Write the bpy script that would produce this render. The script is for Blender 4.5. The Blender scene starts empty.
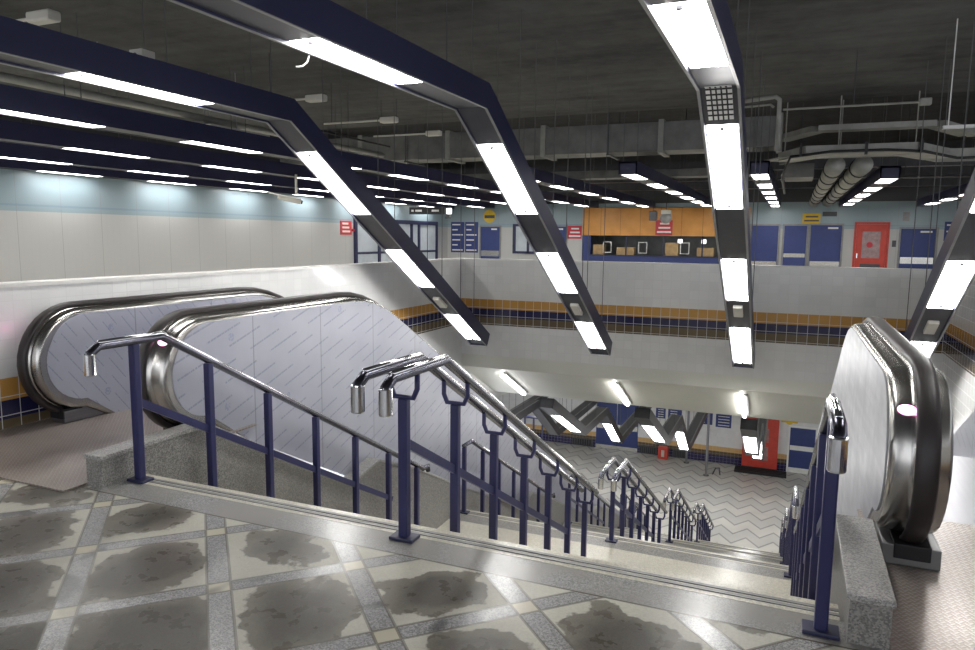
import bpy, bmesh, math, random
from mathutils import Vector, Matrix
random.seed(7)
S = bpy.context.scene
COL = S.collection
PI = math.pi
sin, cos = math.sin, math.cos

# ------------------------------------------------------------------ helpers
class MB:
    """collects shapes and links them as ONE mesh object"""
    def __init__(self):
        self.bm = bmesh.new()
    def face(self, pts):
        try:
            return self.bm.faces.new([self.bm.verts.new(p) for p in pts])
        except ValueError:
            return None
    def box(self, x0, x1, y0, y1, z0, z1):
        v = [self.bm.verts.new(p) for p in ((x0,y0,z0),(x1,y0,z0),(x1,y1,z0),(x0,y1,z0),(x0,y0,z1),(x1,y0,z1),(x1,y1,z1),(x0,y1,z1))]
        for f in ((3,2,1,0),(4,5,6,7),(0,1,5,4),(1,2,6,5),(2,3,7,6),(3,0,4,7)):
            self.bm.faces.new([v[i] for i in f])
        return self
    def bar(self, a, b, w, h, up=(0,0,1), off=0.0):
        """oriented box from a to b, w across, h along the up side"""
        a = Vector(a); b = Vector(b); d = (b-a).normalized(); u = Vector(up)
        s = d.cross(u)
        if s.length < 1e-5: s = d.cross(Vector((0,1,0)))
        s.normalize(); u = s.cross(d).normalized()
        v = []
        for p in (a, b):
            for sx, sz in ((-1,-1),(1,-1),(1,1),(-1,1)):
                v.append(self.bm.verts.new(p + s*sx*w/2 + u*(sz*h/2+off)))
        for f in ((3,2,1,0),(4,5,6,7),(0,1,5,4),(1,2,6,5),(2,3,7,6),(3,0,4,7)):
            self.bm.faces.new([v[i] for i in f])
        return self
    def tube(self, pts, r, n=8, cap=True, squash=1.0):
        pts = [Vector(p) for p in pts]
        rings = []
        prev = None
        for i, p in enumerate(pts):
            if i == 0: d = pts[1]-p
            elif i == len(pts)-1: d = p-pts[i-1]
            else: d = (pts[i+1]-p).normalized() + (p-pts[i-1]).normalized()
            d.normalize()
            if prev is None:
                ref = Vector((1,0,0)) if abs(d.x) < .9 else Vector((0,0,1))
                s = (ref - d*ref.dot(d)).normalized()
            else:
                s = (prev - d*prev.dot(d)).normalized()
            prev = s
            t = d.cross(s)
            k = 1.0
            if 0 < i < len(pts)-1:
                c = max(.5, (pts[i+1]-p).normalized().dot(d)); k = 1/c
            rr = r[i] if isinstance(r, (list, tuple)) else r
            rings.append([self.bm.verts.new(p + s*cos(2*PI*j/n)*rr + t*sin(2*PI*j/n)*rr*squash*k) for j in range(n)])
        for a, b in zip(rings, rings[1:]):
            for j in range(n):
                self.bm.faces.new((a[j], a[(j+1)%n], b[(j+1)%n], b[j]))
        if cap:
            self.bm.faces.new(rings[0][::-1]); self.bm.faces.new(rings[-1])
        return self
    def prism_x(self, prof, x0, x1):
        """profile in (y,z) extruded along x"""
        a = [self.bm.verts.new((x0, y, z)) for y, z in prof]
        b = [self.bm.verts.new((x1, y, z)) for y, z in prof]
        n = len(prof)
        for i in range(n):
            self.bm.faces.new((a[i], a[(i+1)%n], b[(i+1)%n], b[i]))
        self.bm.faces.new(a[::-1]); self.bm.faces.new(b)
        return self
    def beam_yz(self, path, x0, x1, lo, hi):
        """mitred box beam following a (y,z) path; lo/hi offsets across the path"""
        n = len(path); rows = []
        for i in range(n):
            def nrm(a, b):
                d = Vector((b[0]-a[0], b[1]-a[1])).normalized(); return Vector((-d.y, d.x))
            if i == 0: m = nrm(path[0], path[1]); k = 1
            elif i == n-1: m = nrm(path[-2], path[-1]); k = 1
            else:
                n1 = nrm(path[i-1], path[i]); n2 = nrm(path[i], path[i+1]); m = (n1+n2).normalized(); k = 1/m.dot(n1)
            p = Vector(path[i])
            l = p + m*lo*k; h = p + m*hi*k
            rows.append([self.bm.verts.new(q) for q in ((x0,l.x,l.y),(x1,l.x,l.y),(x1,h.x,h.y),(x0,h.x,h.y))])
        for a, b in zip(rows, rows[1:]):
            for j in range(4):
                self.bm.faces.new((a[j], a[(j+1)%4], b[(j+1)%4], b[j]))
        self.bm.faces.new(rows[0][::-1]); self.bm.faces.new(rows[-1])
        return self
    def sphere(self, c, r, sx=1, sy=1, sz=1, n=16):
        m = Matrix.Translation(c) @ Matrix.Diagonal((r*sx, r*sy, r*sz, 1))
        bmesh.ops.create_uvsphere(self.bm, u_segments=n, v_segments=n//2, radius=1, matrix=m)
        return self
    def disc_cyl(self, a, b, r, n=20, r2=None):
        return self.tube([a, b], [r, r if r2 is None else r2], n)
    def build(self, name, mat, parent=None, bevel=0.0, smooth=False):
        bmesh.ops.recalc_face_normals(self.bm, faces=self.bm.faces[:])
        me = bpy.data.meshes.new(name)
        self.bm.to_mesh(me); self.bm.free()
        o = bpy.data.objects.new(name, me); COL.objects.link(o)
        if mat: me.materials.append(mat)
        if parent is not None:
            o.parent = parent
            o.matrix_parent_inverse = Matrix.Translation(-world_loc(parent))
        if smooth:
            for p in me.polygons: p.use_smooth = True
        if bevel:
            b = o.modifiers.new('bevel', 'BEVEL'); b.width = bevel; b.segments = 2; b.limit_method = 'ANGLE'
        return o

def world_loc(o):
    """where a parent's origin stands: things are Empties at their base, meshes keep world coordinates"""
    return Vector(o.location)

def tag(o, label, cat, group=None, kind=None):
    o['label'] = label; o['category'] = cat
    if group: o['group'] = group
    if kind: o['kind'] = kind
    return o
def thing(name, label, cat, loc=(0,0,0), group=None):
    o = bpy.data.objects.new(name, None); COL.objects.link(o)
    o.location = loc; o.empty_display_size = .1
    return tag(o, label, cat, group)
def struct(name, mb, mat, label, cat):
    return tag(mb.build(name, mat), label, cat, kind='structure')

# ------------------------------------------------------------------ materials
def lin(c):
    return tuple((x/12.92 if x <= .04045 else ((x+.055)/1.055)**2.4) for x in c)
def rgb(r, g, b): return lin((r/255, g/255, b/255)) + (1,)

class NT:
    def __init__(self, name):
        self.m = bpy.data.materials.new(name); self.m.use_nodes = True
        self.t = self.m.node_tree; self.b = self.t.nodes['Principled BSDF']
    def n(self, typ, **kw):
        nd = self.t.nodes.new(typ)
        for k, v in kw.items():
            setattr(nd, k, v)
        return nd
    def link(self, a, b): self.t.links.new(a, b)
    def val(self, sock, v):
        if isinstance(v, (int, float)): sock.default_value = v
        elif isinstance(v, tuple): sock.default_value = v
        else: self.link(v, sock)
    def math(self, op, a, b=None, c=None, clamp=False):
        nd = self.n('ShaderNodeMath', operation=op); nd.use_clamp = clamp
        self.val(nd.inputs[0], a)
        if b is not None: self.val(nd.inputs[1], b)
        if c is not None: self.val(nd.inputs[2], c)
        return nd.outputs[0]
    def pos(self):
        g = self.n('ShaderNodeNewGeometry'); s = self.n('ShaderNodeSeparateXYZ')
        self.link(g.outputs['Position'], s.inputs[0]); self._p = g.outputs['Position']
        return s.outputs[0], s.outputs[1], s.outputs[2]
    def comb(self, x, y, z=0.0):
        c = self.n('ShaderNodeCombineXYZ')
        for i, v in enumerate((x, y, z)): self.val(c.inputs[i], v)
        return c.outputs[0]
    def noise(self, vec, scale, detail=4, rough=.55):
        nd = self.n('ShaderNodeTexNoise'); nd.inputs['Scale'].default_value = scale
        nd.inputs['Detail'].default_value = detail; nd.inputs['Roughness'].default_value = rough
        if vec is not None: self.link(vec, nd.inputs['Vector'])
        return nd.outputs[0]
    def mix(self, f, a, b):
        nd = self.n('ShaderNodeMix', data_type='RGBA')
        self.val(nd.inputs[0], f); self.val(nd.inputs[6], a); self.val(nd.inputs[7], b)
        return nd.outputs[2]
    def mixf(self, f, a, b):
        nd = self.n('ShaderNodeMix', data_type='FLOAT')
        self.val(nd.inputs[0], f); self.val(nd.inputs[2], a); self.val(nd.inputs[3], b)
        return nd.outputs[0]
    def ramp(self, v, lo, hi, a=0.0, b=1.0):
        nd = self.n('ShaderNodeMapRange'); nd.clamp = True
        self.val(nd.inputs[0], v)
        for i, q in enumerate((lo, hi, a, b)): nd.inputs[i+1].default_value = q
        return nd.outputs[0]
    def bump(self, h, strength=.3, dist=.01):
        nd = self.n('ShaderNodeBump'); nd.inputs['Strength'].default_value = strength; nd.inputs['Distance'].default_value = dist
        self.link(h, nd.inputs['Height']); self.link(nd.outputs[0], self.b.inputs['Normal'])
    def out(self, col=None, rough=None, metal=None, spec=None):
        if col is not None: self.val(self.b.inputs['Base Color'], col)
        if rough is not None: self.val(self.b.inputs['Roughness'], rough)
        if metal is not None: self.val(self.b.inputs['Metallic'], metal)
        if spec is not None: self.val(self.b.inputs['Specular IOR Level'], spec)
        return self.m

def plain(name, col, rough=.5, metal=0.0, var=.12, scale=6.0, spec=.5):
    """plain paint or metal with a little uneven tone"""
    t = NT(name); t.pos()
    n = t.noise(t._p, scale, 3)
    f = t.ramp(n, .3, .7)
    dk = tuple(c*(1-var) for c in col[:3]) + (1,); lt = tuple(min(1, c*(1+var)) for c in col[:3]) + (1,)
    return t.out(t.mix(f, dk, lt), rough, metal, spec)
def emit(name, col, strength):
    t = NT(name)
    t.b.inputs['Base Color'].default_value = (0.8,0.8,0.8,1)
    t.b.inputs['Emission Color'].default_value = col
    t.b.inputs['Emission Strength'].default_value = strength
    return t.m
def brushed(name, col, rough=.3, axis=2, amt=.2):
    t = NT(name); x, y, z = t.pos()
    sc = [60.0, 60.0, 60.0]; sc[axis] = 1.5
    v = t.comb(t.math('MULTIPLY', x, sc[0]), t.math('MULTIPLY', y, sc[1]), t.math('MULTIPLY', z, sc[2]))
    n = t.noise(v, 1.0, 2)
    f = t.ramp(n, .3, .7)
    return t.out(t.mix(f, tuple(c*(1-amt) for c in col[:3])+(1,), col), t.mixf(f, rough*.8, rough*1.25), 1.0)

M = {}
M['navy'] = plain('navy_paint', rgb(38,40,72), .38, 0, .08)
M['navy_post'] = plain('navy_post_paint', rgb(40,42,86), .34, 0, .08)
M['navy_door'] = plain('navy_door_paint', rgb(46,60,116), .5, 0, .06)
M['steel'] = plain('satin_steel', (.50,.485,.455,1), .24, 1.0, .06, 2)
M['steel_dark'] = brushed('dull_steel_plate', (.30,.30,.32,1), .4, 1)
M['rail_steel'] = plain('rail_steel', (.13,.13,.16,1), .25, 1.0, .06, 3)
M['chrome'] = plain('chrome', (.78,.78,.79,1), .12, 1.0, .05)
M['rubber'] = plain('dark_rubber', rgb(46,40,40), .45)
M['black'] = plain('black_paint', rgb(26,26,30), .5)
M['dgrey'] = plain('dark_grey_metal', rgb(78,78,82), .45, .4)
M['grey'] = plain('grey_metal', rgb(140,140,140), .5, .3)
M['rod'] = plain('dull_rod', rgb(92,92,92), .6, .2)
M['under'] = plain('dark_underside', rgb(64,64,70), .45, .3)
M['galv'] = plain('galvanised_duct', rgb(112,112,110), .55, .3, .25, 3)
M['trayg'] = plain('cable_tray_metal', rgb(150,150,144), .5, .3, .2, 4)
M['white'] = plain('white_paint', rgb(226,226,224), .45, 0, .04)
M['ivory'] = plain('ivory_plastic', rgb(196,194,184), .5, 0, .05)
M['coping'] = plain('coping_paint', rgb(222,220,216), .4, 0, .05)
M['red'] = plain('red_paint', rgb(190,62,48), .42, 0, .08)
M['redsign'] = plain('red_sign', rgb(186,52,62), .5, 0, .05)
M['yellow'] = plain('yellow_sign', rgb(214,178,40), .5, 0, .06)
M['glassgrey'] = plain('grey_glass_panel', rgb(150,120,118), .12, 0, .2, 9)
M['pane'] = plain('pale_pane', rgb(188,196,204), .1, 0, .1, 2)
M['darkglass'] = plain('dark_interior', rgb(112,116,114), .3, 0, .2, 3)
M['carton'] = plain('cardboard', rgb(186,156,112), .7, 0, .15, 8)
M['plaster'] = plain('soffit_plaster', rgb(214,214,204), .45, 0, .04, 1.2)
M['lamp'] = emit('lit_lamp_panel', (1.0,.985,.96,1), 9.0)
M['tube'] = emit('fluorescent_tube', (1.0,.99,.97,1), 14.0)
M['pink'] = emit('pink_signal_lamp', (1.0,.26,.62,1), 4.0)
M['exitlit'] = emit('lit_white_sign', (1.0,1.0,1.0,1), 1.6)

def m_orange():
    t = NT('orange_fascia'); x, y, z = t.pos()
    fr = t.math('FRACT', t.math('DIVIDE', x, 0.78))
    ln = t.math('LESS_THAN', fr, .02)
    n = t.ramp(t.noise(t._p, 1.2, 3), .3, .7)
    c = t.mix(n, rgb(196,132,52), rgb(222,158,76))
    return t.out(t.mix(ln, c, rgb(150,96,40)), .32)
M['orange'] = m_orange()

def m_ceiling():
    t = NT('dark_concrete'); x, y, z = t.pos()
    n1 = t.noise(t._p, .5, 6, .62); n2 = t.noise(t._p, 5, 5, .6)
    v = t.comb(t.math('MULTIPLY', x, .5), t.math('MULTIPLY', y, 3.5), z)
    n3 = t.noise(v, 1.2, 4)
    s = t.math('ADD', t.math('MULTIPLY', n1, .55), t.math('ADD', t.math('MULTIPLY', n2, .25), t.math('MULTIPLY', n3, .3)))
    f = t.ramp(s, .40, .72)
    t.bump(n2, .5, .02)
    return t.out(t.mix(f, rgb(44,44,45), rgb(96,96,94)), .85)
M['ceiling'] = m_ceiling()
M['void'] = plain('shade_dark_slab', rgb(52,52,54), .9, 0, .3, 2)  # slab colour darkened to carry the shade band above the ducts

def tile_wall(name, bands, base=(206,206,204), tile=.155, rough=.16, groutdark=.86, tw=None, gs=1.0):
    """small glazed tiles in a grid; bands = [(z0, z1, colour)]"""
    t = NT(name); x, y, z = t.pos()
    s = t.math('ADD', x, y)
    tw = tw or tile
    gx = t.math('LESS_THAN', t.math('FRACT', t.math('DIVIDE', s, tw)), .045)
    gz = t.math('LESS_THAN', t.math('FRACT', t.math('DIVIDE', t.math('ADD', z, 20.04), tile)), .045)
    g = t.math('MAXIMUM', gx, gz)
    cell = t.comb(t.math('FLOOR', t.math('DIVIDE', s, tw)), t.math('FLOOR', t.math('DIVIDE', t.math('ADD', z, 20.04), tile)))
    wn = t.n('ShaderNodeTexWhiteNoise'); t.link(cell, wn.inputs[0])
    big = t.ramp(t.noise(t._p, .7, 4), .3, .7, .93, 1.04)
    v = t.math('MULTIPLY', t.ramp(wn.outputs[0], 0, 1, .96, 1.03), big)
    col = rgb(*base)
    for z0, z1, c in bands:
        inb = t.math('MULTIPLY', t.math('GREATER_THAN', z, z0), t.math('LESS_THAN', z, z1))
        col = t.mix(inb, col, rgb(*c))
    hv = t.n('ShaderNodeVectorMath', operation='SCALE')
    t.val(hv.inputs[0], col) if not isinstance(col, tuple) else setattr(hv.inputs[0], 'default_value', col[:3])
    t.link(v, hv.inputs[3])
    col = t.mix(t.math('MULTIPLY', g, gs), hv.outputs[0], tuple(c*groutdark for c in rgb(*base)[:3])+(1,))
    h = t.math('SUBTRACT', 1.0, g)
    t.bump(h, .25, .004)
    return t.out(col, t.mixf(g, rough, .6))
BANDS = [(.24,.42,(196,148,78)),(.085,.24,(44,44,80)),(-.07,.085,(104,90,68))]
M['well_tile'] = tile_wall('well_wall_tiles', BANDS, (226,226,224))
M['low_tile'] = tile_wall('lower_hall_tiles', [(-7.68,-7.46,(206,168,112)),(-7.86,-7.68,(96,82,64)),(-8.3,-7.86,(50,46,84))], (222,222,222), gs=.35)
def m_panelwall():
    t = NT('panelled_wall'); x, y, z = t.pos()
    s = t.math('ADD', x, y)
    j = t.math('LESS_THAN', t.math('FRACT', t.math('DIVIDE', s, .92)), .016)
    f = t.math('LESS_THAN', t.math('FRACT', t.math('DIVIDE', s, .155)), .05)
    teal = t.math('GREATER_THAN', z, 2.0)
    tl2 = t.math('MULTIPLY', t.math('GREATER_THAN', z, 2.1), t.math('LESS_THAN', z, 2.14))
    c = t.mix(teal, rgb(180,180,179), rgb(140,159,168))
    c = t.mix(tl2, c, rgb(126,150,164))
    c = t.mix(t.math('MULTIPLY', f, .12), c, rgb(150,150,150))
    n = t.ramp(t.noise(t._p, .8, 4), .3, .7)
    c = t.mix(t.math('MULTIPLY', n, .12), c, rgb(180,178,172))
    c = t.mix(t.math('MULTIPLY', j, .5), c, rgb(140,140,140))
    c = t.mix(t.math('GREATER_THAN', z, 2.95), c, rgb(66,66,68))
    return t.out(c, .3)
M['panelwall'] = m_panelwall()

def speck(t, p, dark, light, scale=140):
    v = t.n('ShaderNodeTexVoronoi'); v.inputs['Scale'].default_value = scale; t.link(p, v.inputs['Vector'])
    sp = t.n('ShaderNodeSeparateColor'); t.link(v.outputs['Color'], sp.inputs[0])
    return t.mix(t.ramp(sp.outputs[0], .15, .85), dark, light)
def m_granite(name, dk, lt, rough, scale=130):
    t = NT(name); t.pos()
    c = speck(t, t._p, dk, lt, scale)
    n = t.ramp(t.noise(t._p, 1.6, 4), .35, .7)
    return t.out(t.mix(t.math('MULTIPLY', n, .25), c, rgb(150,146,138)), rough)
M['granite'] = m_granite('grey_granite', rgb(108,107,105), rgb(160,158,153), .28, 150)
M['granite_top'] = m_granite('grey_granite_cap', rgb(128,128,126), rgb(190,188,184), .35, 170)
M['cream'] = m_granite('cream_terrazzo', rgb(184,180,165), rgb(210,206,191), .3, 110)

def m_floor():
    t = NT('terrazzo_floor'); x, y, z = t.pos()
    r = 2**-.5
    a = t.math('MULTIPLY', t.math('ADD', x, y), r)
    b = t.math('MULTIPLY', t.math('SUBTRACT', y, x), r)
    PA, PB = .616, .656
    ua = t.math('DIVIDE', t.math('ADD', a, .64+PA*20), PA); ub = t.math('DIVIDE', t.math('SUBTRACT', b, 3.25-PB*20), PB)
    fa = t.math('FRACT', ua); fb = t.math('FRACT', ub)
    WA, WB = .165, .145
    ina = t.math('LESS_THAN', fa, WA); inb = t.math('LESS_THAN', fb, WB)
    def near(f, e, w): return t.math('LESS_THAN', t.math('ABSOLUTE', t.math('SUBTRACT', f, e)), w)
    jw = .011
    j = t.math('MAXIMUM', t.math('MAXIMUM', near(fa, WA, jw), near(fb, WB, jw)),
               t.math('MAXIMUM', t.math('MAXIMUM', t.math('LESS_THAN', fa, jw), t.math('GREATER_THAN', fa, 1-jw)),
                      t.math('MAXIMUM', t.math('LESS_THAN', fb, jw), t.math('GREATER_THAN', fb, 1-jw))))
    band = t.math('MAXIMUM', ina, inb); cross = t.math('MULTIPLY', ina, inb)
    gran = speck(t, t._p, rgb(122,122,123), rgb(172,171,168), 170)
    crm = speck(t, t._p, rgb(180,178,164), rgb(192,190,176), 120)
    tone = t.ramp(t.noise(t._p, 1.1, 4), .3, .7)
    crm = t.mix(t.math('MULTIPLY', tone, .35), crm, rgb(178,174,162))
    c = t.mix(band, crm, gran)
    c = t.mix(cross, c, rgb(196,190,168))
    # damp stains: an uneven dark blot in most of the tiles, its size and reach differing tile by tile
    ca = t.math('FLOOR', ua); cb = t.math('FLOOR', ub)
    wn = t.n('ShaderNodeTexWhiteNoise'); t.link(t.comb(ca, cb, 3.0), wn.inputs[0])
    sp = t.n('ShaderNodeSeparateColor'); t.link(wn.outputs['Color'], sp.inputs[0])
    ox = t.ramp(sp.outputs[0], 0, 1, -.06, .06); oy = t.ramp(sp.outputs[1], 0, 1, -.06, .06)
    # centre of the tile and its squared reach
    da = t.math('SUBTRACT', t.math('SUBTRACT', fa, (1+WA)/2), ox); db = t.math('SUBTRACT', t.math('SUBTRACT', fb, (1+WB)/2), oy)
    p4 = t.math('ADD', t.math('POWER', t.math('ABSOLUTE', da), 2.6), t.math('POWER', t.math('ABSOLUTE', db), 2.6))
    dist = t.math('POWER', p4, 1/2.6)
    nz = t.noise(t._p, 2.8, 5, .55)
    dist = t.math('ADD', dist, t.math('MULTIPLY', t.math('SUBTRACT', nz, .5), .85))
    # the floor is wetter towards the open side of the hall, drier by the stair and the left wall
    wet = t.ramp(t.math('ADD', y, t.math('MULTIPLY', t.math('SUBTRACT', t.noise(t._p, .9, 2), .5), .9)), 1.8, 2.9, .22, -.07)
    rad = t.math('ADD', t.ramp(sp.outputs[2], 0, 1, .31, .41), wet)
    st = t.ramp(t.math('SUBTRACT', rad, dist), -.012, .012)
    core = t.ramp(t.math('SUBTRACT', rad, dist), .06, .20)
    st = t.math('MULTIPLY', st, t.math('SUBTRACT', 1.0, t.math('MULTIPLY', band, .75)))
    n2 = t.ramp(t.noise(t._p, 9, 3, .6), .3, .7)
    wetcol = t.mix(core, rgb(106,100,88), rgb(60,53,41))
    wetcol = t.mix(t.math('MULTIPLY', n2, .12), wetcol, rgb(96,89,77))
    wetcol = t.mix(.10, wetcol, gran)
    c = t.mix(t.math('MULTIPLY', st, .97), c, wetcol)
    # a few granite strips soaked dark
    soak = t.math('MULTIPLY', band, t.ramp(t.noise(t._p, 2.1, 2), .57, .60))
    soak = t.math('MULTIPLY', soak, t.math('LESS_THAN', y, 2.6))
    c = t.mix(t.math('MULTIPLY', soak, .7), c, rgb(64,64,64))
    c = t.mix(t.math('MULTIPLY', j, .75), c, rgb(96,90,80))
    # plain strip of granite along the head of the stair
    edge = t.math('GREATER_THAN', y, 2.985)
    edge = t.math('MULTIPLY', edge, t.math('GREATER_THAN', x, -4.0))
    c = t.mix(edge, c, t.mix(t.ramp(t.noise(t._p, 2.0, 3), .4, .6), gran, rgb(150,147,142)))
    c = t.mix(t.math('LESS_THAN', t.math('ABSOLUTE', t.math('SUBTRACT', y, 2.985)), .006), c, rgb(96,90,80))
    rgh = t.mixf(band, .36, .24)
    rgh = t.mixf(st, rgh, t.mixf(n2, .22, .40))
    rgh = t.mixf(edge, rgh, .26)
    t.bump(t.math('SUBTRACT', 1.0, j), .15, .004)
    spc = t.mixf(band, t.mixf(st, .35, .22), .5)
    return t.out(c, rgh, None, spc)
M['floor'] = m_floor()

def m_zig():
    t = NT('zigzag_floor'); x, y, z = t.pos()
    tri = t.math('MULTIPLY', t.math('PINGPONG', x, .42), 1.5)
    v = t.math('DIVIDE', t.math('ADD', y, tri), .80)
    ln = t.math('LESS_THAN', t.math('FRACT', v), .16)
    n = t.ramp(t.noise(t._p, .8, 4), .3, .7)
    base = t.mix(n, rgb(184,182,176), rgb(206,204,198))
    alt = t.math('LESS_THAN', t.math('FRACT', t.math('MULTIPLY', v, .5)), .5)
    base = t.mix(t.math('MULTIPLY', alt, .45), base, rgb(168,168,168))
    c = t.mix(ln, base, t.mix(n, rgb(128,128,128), rgb(150,149,146)))
    return t.out(c, .3)
M['zigzag'] = m_zig()

def m_plate(name, c0, c1, metal):
    t = NT(name); x, y, z = t.pos()
    a = t.math('MULTIPLY', t.math('ADD', x, y), 28.0); b = t.math('MULTIPLY', t.math('SUBTRACT', y, x), 28.0)
    fa = t.math('ABSOLUTE', t.math('SUBTRACT', t.math('FRACT', a), .5)); fb = t.math('ABSOLUTE', t.math('SUBTRACT', t.math('FRACT', b), .5))
    ck = t.math('LESS_THAN', t.math('FRACT', t.math('MULTIPLY', t.math('ADD', t.math('FLOOR', a), t.math('FLOOR', b)), .5)), .4)
    h1 = t.ramp(fa, .12, .22, 1, 0); h2 = t.ramp(fb, .12, .22, 1, 0)
    h = t.mixf(ck, h1, h2)
    n = t.ramp(t.noise(t._p, 2.2, 4), .3, .7)
    t.bump(h, .7, .006)
    return t.out(t.mix(t.math('MULTIPLY', h, .3), t.mix(n, c0, c1), (.6,.58,.55,1)), t.mixf(n, .28, .42), metal)
M['plate'] = m_plate('chequer_plate', rgb(134,122,114), rgb(168,157,149), .35)

def m_film(sign):
    t = NT('protective_film_%s' % ('rising' if sign > 0 else 'falling')); x, y, z = t.pos()
    sl = .34 if sign > 0 else -1.25
    d = t.math('SUBTRACT', z, t.math('MULTIPLY', y, sl))         # across the printed rows
    l = t.math('ADD', y, t.math('MULTIPLY', z, sl))              # along them
    row = t.math('DIVIDE', t.math('ADD', d, 40.0), .135)
    ri = t.math('FLOOR', row); rf = t.math('FRACT', row)
    ln = t.math('LESS_THAN', t.math('ABSOLUTE', t.math('SUBTRACT', rf, .5)), .06)
    ds = t.math('LESS_THAN', t.math('FRACT', t.math('ADD', t.math('DIVIDE', l, .6), t.math('MULTIPLY', ri, .37))), .68)
    tx = t.ramp(t.noise(t.comb(t.math('MULTIPLY', l, 60.0), ri), 1.0, 1), .38, .5)
    ink = t.math('MULTIPLY', t.math('MULTIPLY', ln, ds), tx)
    v = t.n('ShaderNodeTexVoronoi'); v.inputs['Scale'].default_value = 2.6; v.inputs['Randomness'].default_value = .6
    t.link(t.comb(y, z), v.inputs['Vector'])
    logo = t.math('LESS_THAN', v.outputs['Distance'], .09)
    lg = t.math('MULTIPLY', logo, t.ramp(t.noise(t._p, 55, 2), .42, .52))
    seam = t.math('LESS_THAN', t.math('FRACT', t.math('DIVIDE', t.math('ADD', y, .0), .93)), .014)
    n = t.ramp(t.noise(t._p, 1.1, 4), .3, .7)
    c = t.mix(n, rgb(166,168,182), rgb(186,188,198))
    c = t.mix(t.math('MULTIPLY', ink, .5), c, rgb(112,116,142))
    c = t.mix(t.math('MULTIPLY', lg, .5), c, rgb(132,138,176))
    c = t.mix(t.math('MULTIPLY', seam, .5), c, rgb(108,110,120))
    t.bump(t.noise(t._p, 7, 3), .06, .01)
    return t.out(c, .3, .25)
M['film_up'] = m_film(1); M['film_down'] = m_film(-1)
def m_filmsteel():
    t = NT('scuffed_film_on_steel'); x, y, z = t.pos()
    v = t.comb(t.math('MULTIPLY', x, 20.0), t.math('MULTIPLY', y, 1.2), t.math('MULTIPLY', z, 14.0))
    n = t.ramp(t.noise(t._p, 5, 4), .3, .7); s = t.ramp(t.noise(v, 1.0, 3), .35, .65)
    c = t.mix(n, rgb(166,167,172), rgb(196,196,200)); c = t.mix(t.math('MULTIPLY', s, .45), c, rgb(146,148,158))
    return t.out(c, .42, .12)
M['film_scuffed'] = m_filmsteel()

# ------------------------------------------------------------------ camera (level with a standing viewer, looking down the stair)
cam = bpy.data.cameras.new('camera'); camo = bpy.data.objects.new('camera', cam); COL.objects.link(camo)
cam.sensor_width = 36; cam.lens = 36*710.52/975; cam.clip_start = .05; cam.clip_end = 200
def _d(u, v):
    return Vector((u-487.5, -(v-325), -710.52)).normalized()
Yc = _d(792, 240); Xc = -_d(-1200, 219); Xc = (Xc - Yc*Xc.dot(Yc)).normalized(); Zc = Xc.cross(Yc)
R3 = Matrix((Xc, Yc, Zc))
camo.matrix_world = Matrix.Translation((0,0,1.6)) @ R3.to_4x4()
S.camera = camo

# ------------------------------------------------------------------ the setting
XL, XR, YW, YF, XW, YL, ZL = -5.8, 2.19, 12.4, 28.0, -13.8, 32.0, -8.2
XE = 9.0
ZC = 3.9
E = [3.33, 8.35, 13.37, 18.39]      # heads of the four flights
RISE = 2.05/12; TREAD = .31

struct('floor', MB().box(XL, XR, -4.0, 3.2, -.25, 0), M['floor'], 'grey and cream terrazzo floor with diagonal bands and damp dark stains', 'floor')
struct('floor_concourse', MB().box(XW, XL-.2, -4.0, YW+.2, -.25, 0).box(XW, XE, YW+.2, YF+2.6, -.25, 0).box(XR+.2, XE, -4, YW+.2, -.25, 0), M['cream'], 'concourse floor hidden behind the tiled parapets around the stair well', 'floor')
struct('floor_lower', MB().box(XW-2, XE, E[3]+3.41, YL+.4, ZL-.2, ZL), M['zigzag'], 'pale lower hall floor with grey zigzag bands', 'floor')
# parapets and well walls
struct('wall_left', MB().box(XL-.2, XL, -4, YW+.2, -1.9, 1.155).box(XL-.2, XL, YW+.2, 15.2, -1.9, -.25), M['well_tile'], 'white tiled well wall on the left with ochre, navy and brown bands', 'wall')
struct('wall_end', MB().box(XL, XR, YW, YW+.2, -.66, 1.155), M['well_tile'], 'white tiled parapet wall across the far end of the stair well with coloured bands', 'wall')
struct('wall_right', MB().box(XR, XR+.2, -4, YW+.2, ZL, 1.155).box(XR, XR+.2, YW+.2, 15.2, ZL, -.25), M['well_tile'], 'white tiled well wall on the right beside the escalator', 'wall')
struct('trim_1', MB().box(XL-.22, XL+.015, -4, YW+.22, 1.155, 1.185), M['coping'], 'pale coping along the top of the left parapet', 'coping')
struct('trim_2', MB().box(XL+.015, XR-.015, YW-.015, YW+.22, 1.155, 1.185), M['coping'], 'pale coping along the top of the far parapet', 'coping')
struct('trim_3', MB().box(XR-.015, XR+.22, -4, YW+.22, 1.155, 1.185), M['coping'], 'pale coping along the top of the right parapet', 'coping')
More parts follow.
